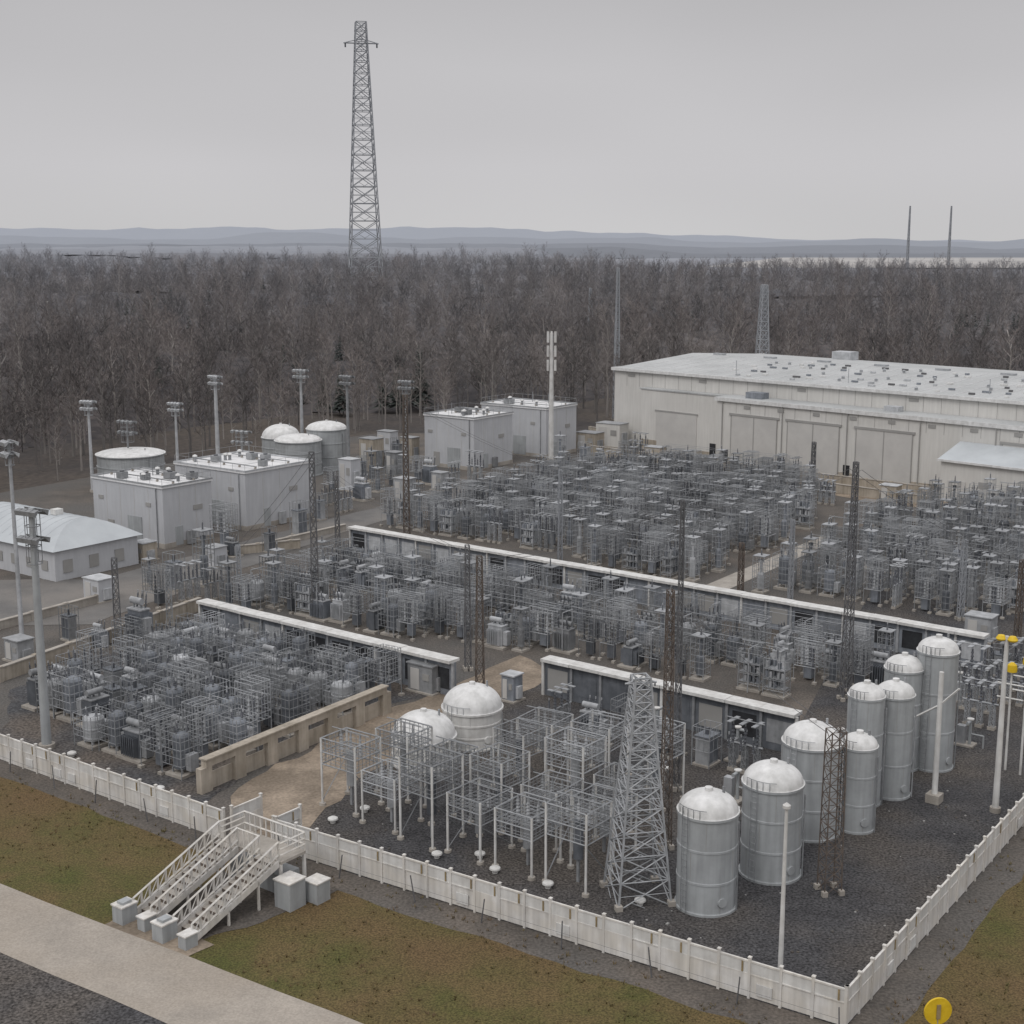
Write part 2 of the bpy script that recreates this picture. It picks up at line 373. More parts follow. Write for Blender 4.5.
def u_drum(seed,body,h=2.2,r=.62):
    rr=random.Random(seed); b=MB()
    b.box((0,0,.1),(1.7,1.7,.2),M_conc)
    for a in(-.45,.45):
        for c in(-.45,.45): b.beam((a,c,.2),(a,c,.55),.1,M_steel)
    b.lathe([(0,.5),(r,.5),(r,.6),(r*1.05,.62),(r*1.05,.7),(r,.72),(r,h*.62),(r*1.05,h*.63),(r*1.05,h*.68),(r,h*.7),(r,h),(r*.85,h+.15),(r*.4,h+.25),(0,h+.27)],14,(0,0,0),body)
    b.box((r+.28,.1,1.0),(.5,.7,1.1),M_eql)
    for k in range(3):
        a=k*2.1+rr.random(); bushing(b,.35*cos(a),.35*sin(a),h+.15,.6,.08,(.12*cos(a),.12*sin(a)))
    cage(b,.95,.95,.9,h+.5,4,5,.028,M_steel)
    return b.mesh("drum_transformer")
def u_rack(seed):
    rr=random.Random(seed); b=MB()
    b.box((0,0,.08),(2.2,1.5,.16),M_conc)
    cage(b,1.0,.6,.5,2.9,3,4,.035,M_steel)
    for s in range(3):
        z=.7+.75*s
        b.box((0,0,z-.05),(1.9,1.1,.05),M_steel)
        for i in range(5):
            for j in(-.3,.3):
                if rr.random()<.75: b.box((-.76+.38*i,j,z+.22),(.22,.36,.45),M_eql if rr.random()<.5 else M_eq); b.cyl((-.76+.38*i,j,z+.44),(-.76+.38*i,j,z+.62),.04,.03,5,M_eqd)
    for i in(-.8,0,.8): bushing(b,i,0,2.9,.6,.07)
    b.beam((-1,0,3.7),(1,0,3.7),.05,M_steel)
    return b.mesh("capacitor_rack")
def u_trans(seed,body):
    b=MB()
    b.box((0,0,.1),(2.4,1.7,.2),M_conc)
    b.box((0,0,1.05),(1.5,.9,1.7),body); b.box((0,0,1.94),(1.62,1.0,.08),M_eql)
    for i in range(7):
        for y in(-.65,.65): b.box((-.6+.2*i,y,1.0),(.05,.38,1.3),body)
    b.cyl((-.8,0,2.4),(.5,0,2.4),.22,.22,10,M_eql); b.beam((-.5,0,1.9),(-.5,0,2.3),.08,M_steel); b.beam((.3,0,1.9),(.3,0,2.3),.08,M_steel)
    for i in(-.5,0,.5): bushing(b,i,.28,1.95,.85,.08,(0,.15))
    b.box((1.0,0,.9),(.45,.6,1.2),M_eql)
    return b.mesh("power_transformer")
def u_post(seed,h=3.4):
    b=MB()
    for x in(-.9,0,.9):
        b.box((x,0,.12),(.5,.5,.24),M_conc); b.lattice(h*.5,.34,.28,4,.03,M_steel,(x,0,.2)); bushing(b,x,0,.2+h*.5,h*.38,.11)
        b.box((x,0,h*.92+.35),(.3,1.3,.06),M_steel)
        bushing(b,x,.55,h*.5,.9,.08)
    b.beam((-1.3,0,.25+h*.5),(1.3,0,.25+h*.5),.12,M_steel); b.beam((-1.4,0,h*.92+.45),(1.4,0,h*.92+.45),.05,M_eql)
    return b.mesh("disconnect_switch")
def u_cab(seed):
    b=MB(); b.box((0,0,.08),(1.5,1.2,.16),M_conc); b.box((0,0,1.15),(1.2,.9,2.0),M_eql); b.box((0,0,2.19),(1.35,1.05,.07),M_eq)
    for x in(-.3,.3): b.box((x,-.46,1.15),(.5,.03,1.7),M_eq)
    b.cyl((0,0,2.2),(0,0,2.7),.13,.13,8,M_eqd); cage(b,.75,.6,1.2,2.9,2,3,.03,M_steel)
    return b.mesh("switchgear_cabinet")
def u_tall(seed):
    b=MB(); b.box((0,0,.1),(1.4,1.4,.2),M_conc)
    cage(b,.62,.62,.6,4.0,6,3,.03,M_steel)
    b.lathe([(0,.4),(.34,.4),(.36,.5),(.36,2.0),(.28,2.15),(.16,2.2),(.16,3.3),(.26,3.35),(.26,3.6),(0,3.65)],12,(0,0,0),M_eq if seed%2 else M_eql)
    b.box((0,.0,4.05),(1.3,1.3,.05),M_steel); bushing(b,0,0,4.08,.5,.08)
    return b.mesh("breaker_column")
def u_open(seed,w=.95,h=3.6):
    rr=random.Random(seed); b=MB()
    for x in(-w,w):
        for y in(-w,w): b.box((x,y,.1),(.35,.35,.2),M_conc)
    cage(b,w,w,1.4,h,5,6,.026,M_steel)
    for k in range(4): b.beam((-w,-w+2*w*k/3,h),(w,-w+2*w*k/3,h),.04,M_steel); b.beam((-w,-w+2*w*k/3,1.4),(w,-w+2*w*k/3,1.4),.06,M_steel)
    for x in(-.5,0,.5):
        for y in(-.4,.4): bushing(b,x,y,1.45,1.5,.10,m=M_eql if rr.random()<.5 else M_eqd)
    b.box((0,0,.8),(.7,.6,1.2),M_eq); b.beam((-w*1.2,-.4,3.1),(w*1.2,-.4,3.1),.04,M_eql); b.beam((-w*1.2,.4,3.1),(w*1.2,.4,3.1),.04,M_eql)
    return b.mesh("insulator_frame")
U_drumA=[u_drum(1,M_eq),u_drum(2,M_eq,2.6,.6),u_drum(3,M_eql,2.1,.75)]
U_rack=[u_rack(1),u_rack(2)]; U_tr=[u_trans(1,M_eq),u_trans(2,M_eql)]; U_po=[u_post(1),u_post(2,4.0)]; U_cab=[u_cab(1)]; U_tall=[u_tall(1),u_tall(2)]
U_open=[u_open(1),u_open(2,.85,4.0)]
def yard(name,poly,su,sv,kinds,zs=(.85,1.15),skip=.06,aisle=0,hs=1.0,bus=True,busz=3.6,jit=.25,ss=(.95,1.15)):
    P=[(p.x,p.y) for p in poly]; cx=sum(p[0] for p in P)/len(P); cy=sum(p[1] for p in P)/len(P)
    e=empty(name,(cx,cy,0)); inv=Vector((-cx,-cy,0)); bb=MB(); cnt=0
    for j in range(-45,46):
        if aisle and j%aisle==0: continue
        run=[]
        for i in range(-60,61):
            p=Vector((cx,cy,0))+U*(i*su+(su*.5 if j%2 else 0))+V*(j*sv)
            if not inpoly(p.x,p.y,P): continue
            run.append(p)
            if R()<skip: continue
            k=random.choice(kinds); me=random.choice(k)
            q=p+U*ru(-jit,jit)+V*ru(-jit,jit)
            s=ru(*ss); z=ru(*zs)*hs
            inst(me.name.split('.')[0],me,q+inv,ROT+random.choice((0,pi,pi/2,0))+ru(-.03,.03),(s,s,z),e); cnt+=1
        if bus and len(run)>2 and j%2:
            a,c=run[0]+inv,run[-1]+inv
            for o in(-.7,.7):
                zz=busz*hs+ru(-.2,.3); bb.beam(a+V*o+Vector((0,0,zz)),c+V*o+Vector((0,0,zz)),.03,M_steel)
            for q in run[::4]:
                q=q+inv; zz=busz*hs
                bb.beam(q-V*.8+Vector((0,0,zz)),q+V*.8+Vector((0,0,zz)),.07,M_steel)
                bb.beam(q-V*.8,q-V*.8+Vector((0,0,zz)),.08,M_steel); bb.beam(q+V*.8,q+V*.8+Vector((0,0,zz)),.08,M_steel)
    if bb.v: bb.obj("busbars",parent=e)
    print(name,cnt)
yard("switchgear_yard",[G(20,705),G(200,640),G(415,700),G(355,710),G(205,772),G(165,780)],2.4,2.6,[U_drumA,U_drumA,U_drumA,U_tr,U_cab,U_open],zs=(.95,1.25),skip=.05,bus=False)
yard("switchgear_yard",[G(225,608),G(340,570),G(700,637),G(905,678),G(830,705),G(560,655),G(450,645)],2.3,2.6,[U_rack,U_drumA,U_open,U_open,U_tr,U_tall,U_tall],zs=(.9,1.15),aisle=6,skip=.04,busz=3.7,ss=(.85,1.05))
yard("switchgear_yard",[G(380,528),G(520,488),G(640,470),G(790,478),G(835,503),G(800,535),G(690,585),G(540,555)],2.5,2.8,[U_rack,U_drumA,U_open,U_open,U_po,U_tall,U_tall],zs=(.95,1.3),aisle=6,skip=.06,busz=4.2,ss=(.9,1.05))
yard("switchgear_yard",[G(760,592),G(850,538),G(930,512),G(1024,515),G(1130,530),G(1130,620),G(960,618)],2.5,2.8,[U_rack,U_drumA,U_open,U_open,U_po,U_tall,U_tall],zs=(.95,1.3),aisle=6,skip=.06,busz=4.2,ss=(.9,1.05))
yard("switchgear_yard",[G(560,712),G(780,765),G(770,785),G(680,778),G(560,740)],3.0,3.4,[U_cab,U_tr,U_po,U_open],skip=.25,bus=False)
yard("switchgear_yard",[G(930,680),G(1130,660),G(1130,720),G(960,730)],3.0,3.4,[U_cab,U_tr,U_po],skip=.2,bus=False)

def u_frame(seed,h=4.4,w=1.25):
    rr=random.Random(seed); b=MB()
    for x in(-w,w):
        for y in(-w,w):
            b.cyl((x,y,0),(x,y,.18),.22,.2,10,M_conc); b.cyl((x,y,.1),(x,y,h),.07,.07,8,M_white)
    for z in (h*.62,h*.8,h):
        for a,c in (((-w,-w),(w,-w)),((w,-w),(w,w)),((w,w),(-w,w)),((-w,w),(-w,-w))): b.beam((*a,z),(*c,z),.07,M_steel)
    k=7
    for i in range(1,k):
        t=-w+2*w*i/k
        b.beam((t,-w,h*.8),(t,w,h*.8),.03,M_steel); b.beam((-w,t,h*.8),(w,t,h*.8),.03,M_steel)
        for q in(-w,w): b.beam((t,q,h*.62),(t,q,h),.028,M_steel); b.beam((q,t,h*.62),(q,t,h),.028,M_steel)
    for z in(h*.67,h*.72,h*.88,h*.94):
        for a,c in (((-w,-w),(w,-w)),((w,-w),(w,w)),((w,w),(-w,w)),((-w,w),(-w,-w))): b.beam((*a,z),(*c,z),.025,M_steel)
    if seed%2: b.beam((-w,-w,.3),(-w,w,h*.6),.05,M_steel); b.beam((w,-w,h*.6),(w,w,.3),.05,M_steel)
    for x in(-.7,0,.7): bushing(b,x,0,h*.8,1.0,.09,m=M_eql)
    b.cyl((0,0,h*.3),(0,0,h*.78),.28,.28,10,M_eql if seed%3 else M_eq); b.beam((0,0,.0),(0,0,h*.3),.14,M_steel)
    b.beam((-w*1.1,0,h*.8+1.2),(w*1.1,0,h*.8+1.2),.05,M_steel)
    return b.mesh("steel_platform_frame")
FR=[u_frame(i,h) for i,h in ((1,4.2),(2,3.6),(3,4.8))]
for i,(x,y) in enumerate([(352,805),(392,822),(432,838),(480,850),(528,865),(578,882),(405,792),(452,806),(500,822),(552,838),(604,852),(520,786),(575,805),(622,822),(655,800),(600,778),(545,762)]):
    p=G(x,y); inst("steel_platform_frame",FR[i%3],p,ROT+ru(-.06,.06),(ru(.9,1.2),ru(.9,1.2),ru(.85,1.15)))
vb=MB(); vb.lathe([(.22,0),(.22,.35),(.42,.36),(.4,.5),(.2,.62),(0,.64)],12,(0,0,0),M_white); vme=vb.mesh("mushroom_vent")
for x,y in [(548,888),(495,873),(437,858),(333,823),(365,812),(640,905),(600,760),(665,772),(480,858),(700,800),(735,812),(72,757),(100,740),(160,792)]:
    inst("mushroom_vent",vme,G(x,y),0,(.8,.8,.7))
for x,y in [(733,800),(752,812),(790,770),(720,830),(660,740),(735,760),(770,790),(838,760),(842,782),(930,742),(958,700),(965,745)]:
    b=MB(); h=ru(1.4,2.4); b.box((0,0,.08),(1.4,1.1,.16),M_conc); b.box((-.3,0,.16+h*.35),(.6,.5,h*.7),M_eql); b.cyl((.3,0,0),(.3,0,h),.12,.12,8,M_tank); b.cyl((.3,0,h),(.3,-.7,h),.12,.12,8,M_tank)
    b.lathe([(.0,0),(.26,.02),(.26,.1),(0,.12)],10,(.3,0,h+.1),M_white); b.beam((.3,0,h*.5),(1.3,0,h*.5),.09,M_tank); b.beam((1.3,0,0),(1.3,0,h*.5),.09,M_tank)
    b.obj("valve_stand",G(x,y),ROT+random.choice((0,pi/2,pi)))

# ------------------------------------------------------------------ domed tanks
def tank(x,by,ty,w,name="storage_tank",body=None,dome=None,ladder=True,dk=.66):
    body=body or M_tank; dome=dome or M_tankw
    p=G(x,by); r=w/2/PXM(p); p=p+Vector((0,r*.6,0)); h=HT(p,ty); b=MB(); dh=r*dk
    hb=h-dh; prof=[(0,0.02),(r*1.06,.02),(r*1.06,.14),(r,.16)]
    for z in (.33,.66):
        prof+=[(r,hb*z-.08),(r*1.02,hb*z-.06),(r*1.02,hb*z+.06),(r,hb*z+.08)]
    prof+=[(r,hb-.16),(r*1.05,hb-.14),(r*1.05,hb)]
    b.lathe(prof,48,(0,0,0),body)
    b.lathe([(r*1.05,hb),(r*1.0,hb+.001)]+[(r*1.0*cos(t),hb+dh*sin(t)) for t in [i*pi/2/12 for i in range(1,13)]],48,(0,0,0),dome)
    b.cyl((0,0,h-.05),(0,0,h+.18),.22,.22,12,dome); b.cyl((r*.5,0,hb+dh*.7),(r*.5,0,hb+dh+.2),.08,.08,8,M_steel)
    for k in range(12):
        t=k*pi/6+.3; z0,z1=((.16,hb*.33),(hb*.33,hb*.66),(hb*.66,hb-.1))[k%3]; b.beam((r*1.001*cos(t),r*1.001*sin(t),z0),(r*1.001*cos(t),r*1.001*sin(t),z1),.02,M_seam)
    if ladder:
        for i in range(5):
            t=-2.9+.22*i; t2=t+.22; a=Vector((r*1.02*cos(t),r*1.02*sin(t),hb)); c=Vector((r*1.02*cos(t2),r*1.02*sin(t2),hb))
            b.beam(a,a+Vector((0,0,.5)),.03,M_steel); b.beam(a+Vector((0,0,.5)),c+Vector((0,0,.5)),.03,M_steel)
        t=-2.5; a=Vector((cos(t),sin(t),0)); sd=Vector((-sin(t),cos(t),0))*.2
        for s in(-1,1): b.beam(a*(r+.16)+sd*s,a*(r+.16)+sd*s+Vector((0,0,hb+.5)),.035,M_steel)
        for k in range(int(hb/.35)): z=Vector((0,0,.3+.35*k)); b.beam(a*(r+.16)-sd+z,a*(r+.16)+sd+z,.025,M_steel)
    t=-1.2; a=Vector((cos(t),sin(t),0)); b.cyl(a*(r-.05)+Vector((0,0,.8)),a*(r+.1)+Vector((0,0,.8)),.26,.26,14,body)
    t=-.5; a=Vector((cos(t),sin(t),0))*(r+.12); b.cyl(a,a+Vector((0,0,hb*.9)),.045,.045,6,M_steel)
    b.obj(name,p,ru(-.3,.3))
for a in [(708,912,790,60),(773,880,762,60),(812,838,722,58),(858,832,733,36),(864,806,683,36),(893,798,681,38),(902,770,655,38),(935,770,637,40)]: tank(*a)
tank(472,748,684,60,body=M_white,dk=.75); tank(423,768,711,64,body=M_white,dk=.75)
tank(280,468,424,38,ladder=False); tank(297,476,434,46,ladder=False,dk=.25); tank(326,470,421,40,ladder=False,dk=.35)
tank(127,490,449,66,ladder=False,dk=.12)

# ------------------------------------------------------------------ towers and poles
TOPS={}
def lat(name,x,by,ty,w0px,w1px,seg,bwpx,m,arms=(),sub=False):
    p=G(x,by); k=PXM(p); h=HT(p,ty); b=MB(); bwpx*=.55
    b.lattice(h,w0px/k,w1px/k,seg,bwpx/k,m,legs=bwpx*1.7/k,sub=sub)
    for z,wd in arms:
        b.beam((-wd/k,0,h*z),(wd/k,0,h*z),bwpx*1.6/k,m)
        b.beam((-wd/k,0,h*z),(0,0,h*z+ wd*.25/k),bwpx/k,m); b.beam((wd/k,0,h*z),(0,0,h*z+wd*.25/k),bwpx/k,m)
        for sx in(-1,1): b.cyl((sx*wd*.9/k,0,h*z),(sx*wd*.9/k,0,h*z-4/k),.8/k,.8/k,6,M_eqd)
    if w0px>4:
      for a in(-1,1):
        for c in(-1,1): b.box((a*w0px/k/2,c*w0px/k/2,.15),(max(.3,w0px/k*.13),)*2+(.3,),M_conc)
    b.obj(name,p,radians(12)); TOPS[x]=p+Vector((0,0,h*.97)); return p
lat("transmission_tower",366,296,22,33,10,19,.95,M_tower,[(.925,17)],sub=True)
lat("lattice_tower",637,896,676,54,15,12,1.9,M_steel,[(.97,16)],sub=True)
for a in [(665,848,590,10,6,18,.9,M_rust),(676,790,500,6,3,18,.7,M_darkst),(829,892,730,18,15,12,1.1,M_rust),(316,618,452,7,5,16,.8,M_darkst),(407,540,395,6,4,16,.8,M_rust),
          (338,552,476,5,3,9,.8,M_darkst),(480,690,556,8,5,13,.8,M_rust),(468,670,545,6,4,13,.7,M_darkst),(845,700,462,9,4,22,.8,M_darkst),(119,650,558,7,5,9,.8,M_darkst),(740,605,543,5,4,6,.8,M_rust),(812,494,442,4,3,6,.7,M_darkst),(960,620,540,5,4,7,.8,M_tower),(1017,640,560,5,4,7,.8,M_rust),(240,600,545,5,4,6,.8,M_tower),(170,625,570,6,5,6,.8,M_steel),(790,600,520,4,3,8,.7,M_tower),(560,560,470,4,3,8,.7,M_tower)]:
    lat("lattice_mast",*a)
b=MB()
for a,c in ((316,480),(407,560),(480,676),(676,845),(560,740),(740,960),(845,1017),(665,829),(240,316)):
    for o in(-.5,.5):
        p,q=TOPS[a]+U*o,TOPS[c]+U*o; n=10; pr=p
        for i in range(1,n+1):
            t=i/n; r_=p.lerp(q,t)-Vector((0,0,4*t*(1-t)*(q-p).length*.025)); b.beam(pr,r_,.025,M_darkst); pr=r_
b.obj("power_line")
lat("lattice_tower",760,420,285,15,5,14,.9,M_tower,sub=True); lat("lattice_mast",616,420,268,6,2,18,.8,M_tower)
lat("lattice_mast",590,345,288,5,2,10,.7,M_tower); lat("lattice_mast",907,268,206,2.2,.8,12,.45,M_tower); lat("lattice_mast",948,268,206,2.2,.8,12,.45,M_tower)
def pole(name,x,by,ty,wpx,head='flood',m=None,hs=1.0):
    m=m or M_white; p=G(x,by); k=PXM(p); h=HT(p,ty); b=MB(); r=wpx/2/k
    b.cyl((0,0,0),(0,0,h),r*1.1,r*.65,12,m); b.cyl((0,0,0),(0,0,.35),r*1.8,r*1.8,12,M_conc)
    w=6/k*hs
    if head=='flood':
        for z in (h-.2,h-1.2*hs):
            b.beam((-w,0,z),(w,0,z),.1,M_steel); b.beam((0,-w*.7,z),(0,w*.7,z),.1,M_steel)
            for i in range(4):
                for sy in(-1,1):
                    X=-w+2*w*i/3; b.beam((X,0,z),(X,sy*.35,z),.05,M_steel)
                    b.add([(X-.2,sy*.3,z-.02),(X+.2,sy*.3,z-.02),(X+.25,sy*.55,z-.3),(X-.25,sy*.55,z-.3),(X-.2,sy*.22,z+.18),(X+.2,sy*.22,z+.18),(X+.25,sy*.65,z+.05),(X-.25,sy*.65,z+.05)],
                          [(0,1,2,3),(7,6,5,4),(0,4,5,1),(1,5,6,2),(2,6,7,3),(3,7,4,0)],M_eql)
        n=10
        for i in range(n):
            t=2*pi*i/n;t2=2*pi*(i+1)/n
            for zz in(.7,1.5,2.2): b.beam((w*.7*cos(t),w*.7*sin(t),h-zz*hs),(w*.7*cos(t2),w*.7*sin(t2),h-zz*hs),.05,M_steel)
            if i%2: b.beam((w*.7*cos(t),w*.7*sin(t),h-.2),(w*.7*cos(t),w*.7*sin(t),h-2.2*hs),.04,M_steel)
    elif head=='antenna':
        for z in (h*.97,h*.86,h*.75):
            for i in range(3):
                t=i*2.09+.4; b.beam((0,0,z),(w*.7*cos(t),w*.7*sin(t),z),.07,M_steel); b.box((w*.7*cos(t),w*.7*sin(t),z),(.3,.3,h*.085),M_white,t)
    elif head=='yard':
        for s in(-1,1):
            b.beam((0,0,h-.1),(s*w*.9,0,h-.1),.08,M_white)
            b.lathe([(.28,0),(.34,.1),(.2,.32),(0,.34)],10,(s*w*.9,0,h-.3),M_yellow if hs==1.01 else M_steel)
    elif head=='cap': b.lathe([(r*1.6,0),(r*1.6,.15),(0,.3)],10,(0,0,h),m)
    b.obj(name,p,ROT+ru(-.3,.3)); return p,k,h
for a in [(23,652,440,4.5),(93,492,400,3.5),(178,470,402,3),(219,480,375,4.5),(303,462,369,3.5),(349,478,375,3.5),(407,470,380,3)]: pole("floodlight_pole",*a,m=M_eql)
pole("floodlight_pole",47,748,508,9,hs=1.8,m=M_tank)
pole("antenna_mast",551,460,333,5,head='antenna')
pole("utility_pole",50,352,302,1.6,head='cap'); 
pole("light_mast",780,977,808,5,head='cap')
p,k,h=pole("yard_light_pole",995,812,636,6,head='yard',hs=1.01)
b=MB(); p=G(934,802); hh=HT(p,672)
b.cyl((0,0,0),(0,0,hh),.2,.15,10,M_white); b.beam((0,0,hh*.75),(-1.6,0,hh*.62),.1,M_white); b.beam((0,0,hh*.75),(1.2,0,hh*.9),.1,M_white); b.box((0,0,.3),(.9,.9,.6),M_conc)
b.obj("bracket_pole",p,ROT)
def beacon(x,y,zt):
    p=G(x,y); b=MB(); h=HT(p,zt); b.cyl((0,0,0),(0,0,h-.7),.09,.07,8,M_white); b.beam((-.9,0,h-1.6),(.9,0,h-1.6),.09,M_white); b.beam((-.9,0,h-2.6),(.9,0,h-2.6),.09,M_white)
    b.lathe([(0,0),(.34,.02),(.36,.2),(.3,.5),(.12,.66),(0,.68)],14,(0,0,h-.7),M_yellow)
    b.obj("warning_beacon",p,ROT)
beacon(1005,770,662); beacon(1020,775,655)
p=G(936,1040); b=MB(); h=HT(p,998); b.cyl((0,0,0),(0,0,h-.4),.06,.06,8,M_steel)
b.cyl((0,-.05,h-.65),(0,.05,h-.65),.66,.66,28,M_yellow); b.box((.0,-.09,h-.65),(.18,.06,.7),M_ochre); b.box((0,0,.1),(.5,.5,.2),M_conc)
b.obj("round_marker_sign",p,radians(8))

# ------------------------------------------------------------------ capped walls
def capwall(x0,y0,x1,y1,h,name="cable_trench_wall",body=None,cap=None,cw=1.3,openings=True):
    a=G(x0,y0); c=G(x1,y1); d=(c-a); L=d.length; rz=math.atan2(d.y,d.x); b=MB(); body=body or M_eq; cap=cap or M_white
    b.box((L/2,0,h/2),(L,.35,h),body)
    n=int(L/2.6)
    for i in range(n): b.box((L/n*(i+.5),ru(-.03,.03),h+.12+ru(-.015,.015)),(L/n-.03,cw,.24),cap)
    for i in range(n+1):
        x=L*i/n; b.box((x,-.26,h/2),(.22,.17,h),cap if i%4==0 else M_steel)
        if openings and i<n: b.box((x+L/n/2,-.19,h*.5),(L/n*.7,.04,h*.6),random.choice((M_glass,M_eq,M_eql,M_seam)))
    b.obj(name,a,rz)
capwall(203,632,455,697,2.9); capwall(352,550,985,668,2.7); capwall(545,694,797,755,2.9)
a=G(205,792); c=G(385,714); d=c-a; L=d.length; b=MB(); n=6
b.box((L/2,0,2.0),(L,.5,.5),M_beige); 
for i in range(n+1): b.box((L*i/n,0,.87),(1.0,.48,1.76),M_beige)
b.box((L/2,.1,.6),(L,.1,1.2),M_beige)
b.box((L/2,0,2.3),(L+.2,.7,.1),M_beige); b.obj("concrete_wall",a,math.atan2(d.y,d.x))
def lowwall(x0,y0,x1,y1,h,m,name="low_wall",t=.35):
    a=G(x0,y0);c=G(x1,y1);d=c-a;L=d.length;b=MB(); b.box((L/2,0,h/2),(L,t,h),m); b.box((L/2,0,h+.05),(L+.1,t+.15,.1),M_conc)
    for i in range(int(L/4)+1): b.box((min(L,i*4.0),0,h/2+.08),(.45,t+.1,h+.16),m)
    b.obj(name,a,math.atan2(d.y,d.x))
lowwall(0,682,200,610,1.2,M_beige); lowwall(-40,640,110,600,.8,M_conc); lowwall(215,560,345,530,.7,M_conc)
lowwall(590,455,930,498,1.6,M_beige); lowwall(590,440,650,447,2.4,M_beige); lowwall(830,492,930,506,1.3,M_beige); lowwall(225,556,300,548,1.0,M_beige)

# ------------------------------------------------------------------ fences
def fence(a,c,h=2.0,name="white_panel_fence"):
    d=c-a; L=d.length; b=MB(); n=max(1,int(L/1.55)); s=L/n
    for i in range(n+1):
        b.box((i*s,0,h/2+.06),(.13,.16,h+.12),M_fence); b.box((i*s,0,h+.14),(.18,.2,.05),M_fence)
        if i<n:
            tl=ru(-.03,.03); x=(i+.5)*s; dz=ru(-.02,.02)
            b.box((x,tl,h*.33),(s-.135,.05,h*.58),M_fence); b.box((x,tl*.5,h*.80),(s-.135,.05,h*.30),M_white)
            b.box((x,0,h*.635),(s-.132,.10,.06),M_fence); b.box((x,0,h*.97+dz),(s-.132,.11,.09),M_fence)
            if R()<.6: b.box((x+s*ru(.2,.36),-.06,h*.80),(.09,.03,h*.27),M_ochre)
            if R()<.18: b.box((x,-.07,h*.3),(s*.5,.06,h*.3),M_white)
    b.obj(name,a,math.atan2(d.y,d.x))
fence(FL,C0); fence(C0,RFE); fence(LF0-LD*30,LF1-LD*.3)
def postline(a,c,h=1.7,name="marker_posts"):
    d=c-a; L=d.length; b=MB(); n=int(L/4.6); s=L/n
    for i in range(n+1): b.cyl((i*s+ru(-.3,.3),ru(-.1,.1),0),(i*s+ru(-.05,.05),0,h*ru(.85,1.05)),.04,.035,6,M_darkst)
    b.beam((0,0,.9),(L,0,.9),.012,M_darkst)
    b.obj(name,a,math.atan2(d.y,d.x))
postline(FL-RD*.9+FD*1,C0-RD*.9); postline(LF0-LD*30-RD*.9,LF1-RD*.9-LD*2)

# ------------------------------------------------------------------ entrance stairs
P0=G(143,922)
b=MB(); Ls=6.2; hs=2.3
def flight(x0,w=1.5):
    n=13
    for i in range(n):
        b.box((x0,Ls*(i+.5)/n,hs*(i+1)/n-.03),(w-.1,Ls/n*.95,.06),M_conc); b.box((x0,Ls*(i+.02)/n,hs*(i+.5)/n),(w-.1,.03,hs/n*.9),M_rust)
    for s in(-1,1):
        X=x0+s*w/2
        b.add([(X-.06,0,-.0),(X+.06,0,0),(X+.06,Ls,hs-.3),(X-.06,Ls,hs-.3),(X-.06,0,.35),(X+.06,0,.35),(X+.06,Ls,hs+.08),(X-.06,Ls,hs+.08)],[(0,3,2,1),(4,5,6,7),(0,1,5,4),(1,2,6,5),(2,3,7,6),(3,0,4,7)],M_fence)
        N_=12
        for k in range(N_):
            t=k/(N_-1); b.beam((X,Ls*t,hs*t),(X,Ls*t,hs*t+1.15),.09,M_fence)
            if k<N_-1:
                t2=(k+1)/(N_-1); b.beam((X,Ls*t,hs*t+.35),(X,Ls*t2,hs*t2+1.1),.05,M_fence)
        for zz in(.4,1.15): b.beam((X,0,zz),(X,Ls,hs+zz),.10,M_fence)
    b.box((x0-w/2-.1,-.5,.5),(.85,1.0,1.0),M_tank); b.box((x0-w/2-.1,-.5,1.04),(.95,1.1,.08),M_fence); b.box((x0-w/2-.1,-.5,1.15),(.5,.6,.14),M_tank)
    b.box((x0+w/2+.05,-.35,.38),(.6,.8,.76),M_tank); b.box((x0+w/2+.05,-.35,.79),(.7,.9,.07),M_fence)
    for t in(.4,.75):
        for s in(-1,1): b.beam((x0+s*w/2,Ls*t,0),(x0+s*w/2,Ls*t,hs*t),.12,M_fence)
flight(0); flight(3.3)
b.box((1.7,Ls+1.0,hs-.08),(5.0,1.9,.16),M_conc)
for x in(-.7,1.7,4.1):
    for y in(Ls+.1,Ls+1.9): b.beam((x,y,0),(x,y,hs-.16),.16,M_fence)
for k in range(12):
    x=-.75+4.9*k/11; b.beam((x,Ls+1.93,hs),(x,Ls+1.93,hs+1.1),.07,M_fence)
for zz in(.4,1.1): b.beam((-.75,Ls+1.93,hs+zz),(4.15,Ls+1.93,hs+zz),.09,M_fence)
for X in(-.77,4.17):
    for zz in(.4,.75,1.1): b.beam((X,Ls,hs+zz),(X,Ls+1.93,hs+zz),.08,M_fence)
for k in range(5): b.beam((.8+.42*k,Ls+.04,hs),(.8+.42*k,Ls+.04,hs+1.1),.07,M_fence)
b.beam((.75,Ls+.04,hs+1.1),(2.55,Ls+.04,hs+1.1),.07,M_fence)
b.box((5.0,Ls-.1,.8),(1.2,1.2,1.6),M_tank); b.box((5.0,Ls-.1,1.64),(1.3,1.3,.08),M_fence)
b.box((5.7,Ls+1.3,.6),(1.0,1.0,1.2),M_tank); b.box((5.7,Ls+1.3,1.24),(1.1,1.1,.07),M_fence)
b.box((1.7,Ls+1.1,.6),(4.2,1.4,1.2),M_tank)
b.obj("entrance_stairs",P0,ROT)
sheet("footpath",ragged([P0-V*1.9-U*1.4,P0-V*1.9+U*5.0,P0+V*.6+U*5.0,P0+V*.6-U*1.4],.8,.25),.05,M_sand)
sheet("worn_ground",ragged([P0+V*.6-U*.4,P0+V*.6+U*4.2,P0+V*9+U*6,P0+V*9-U*1],.8,.4),.04,M_brown)
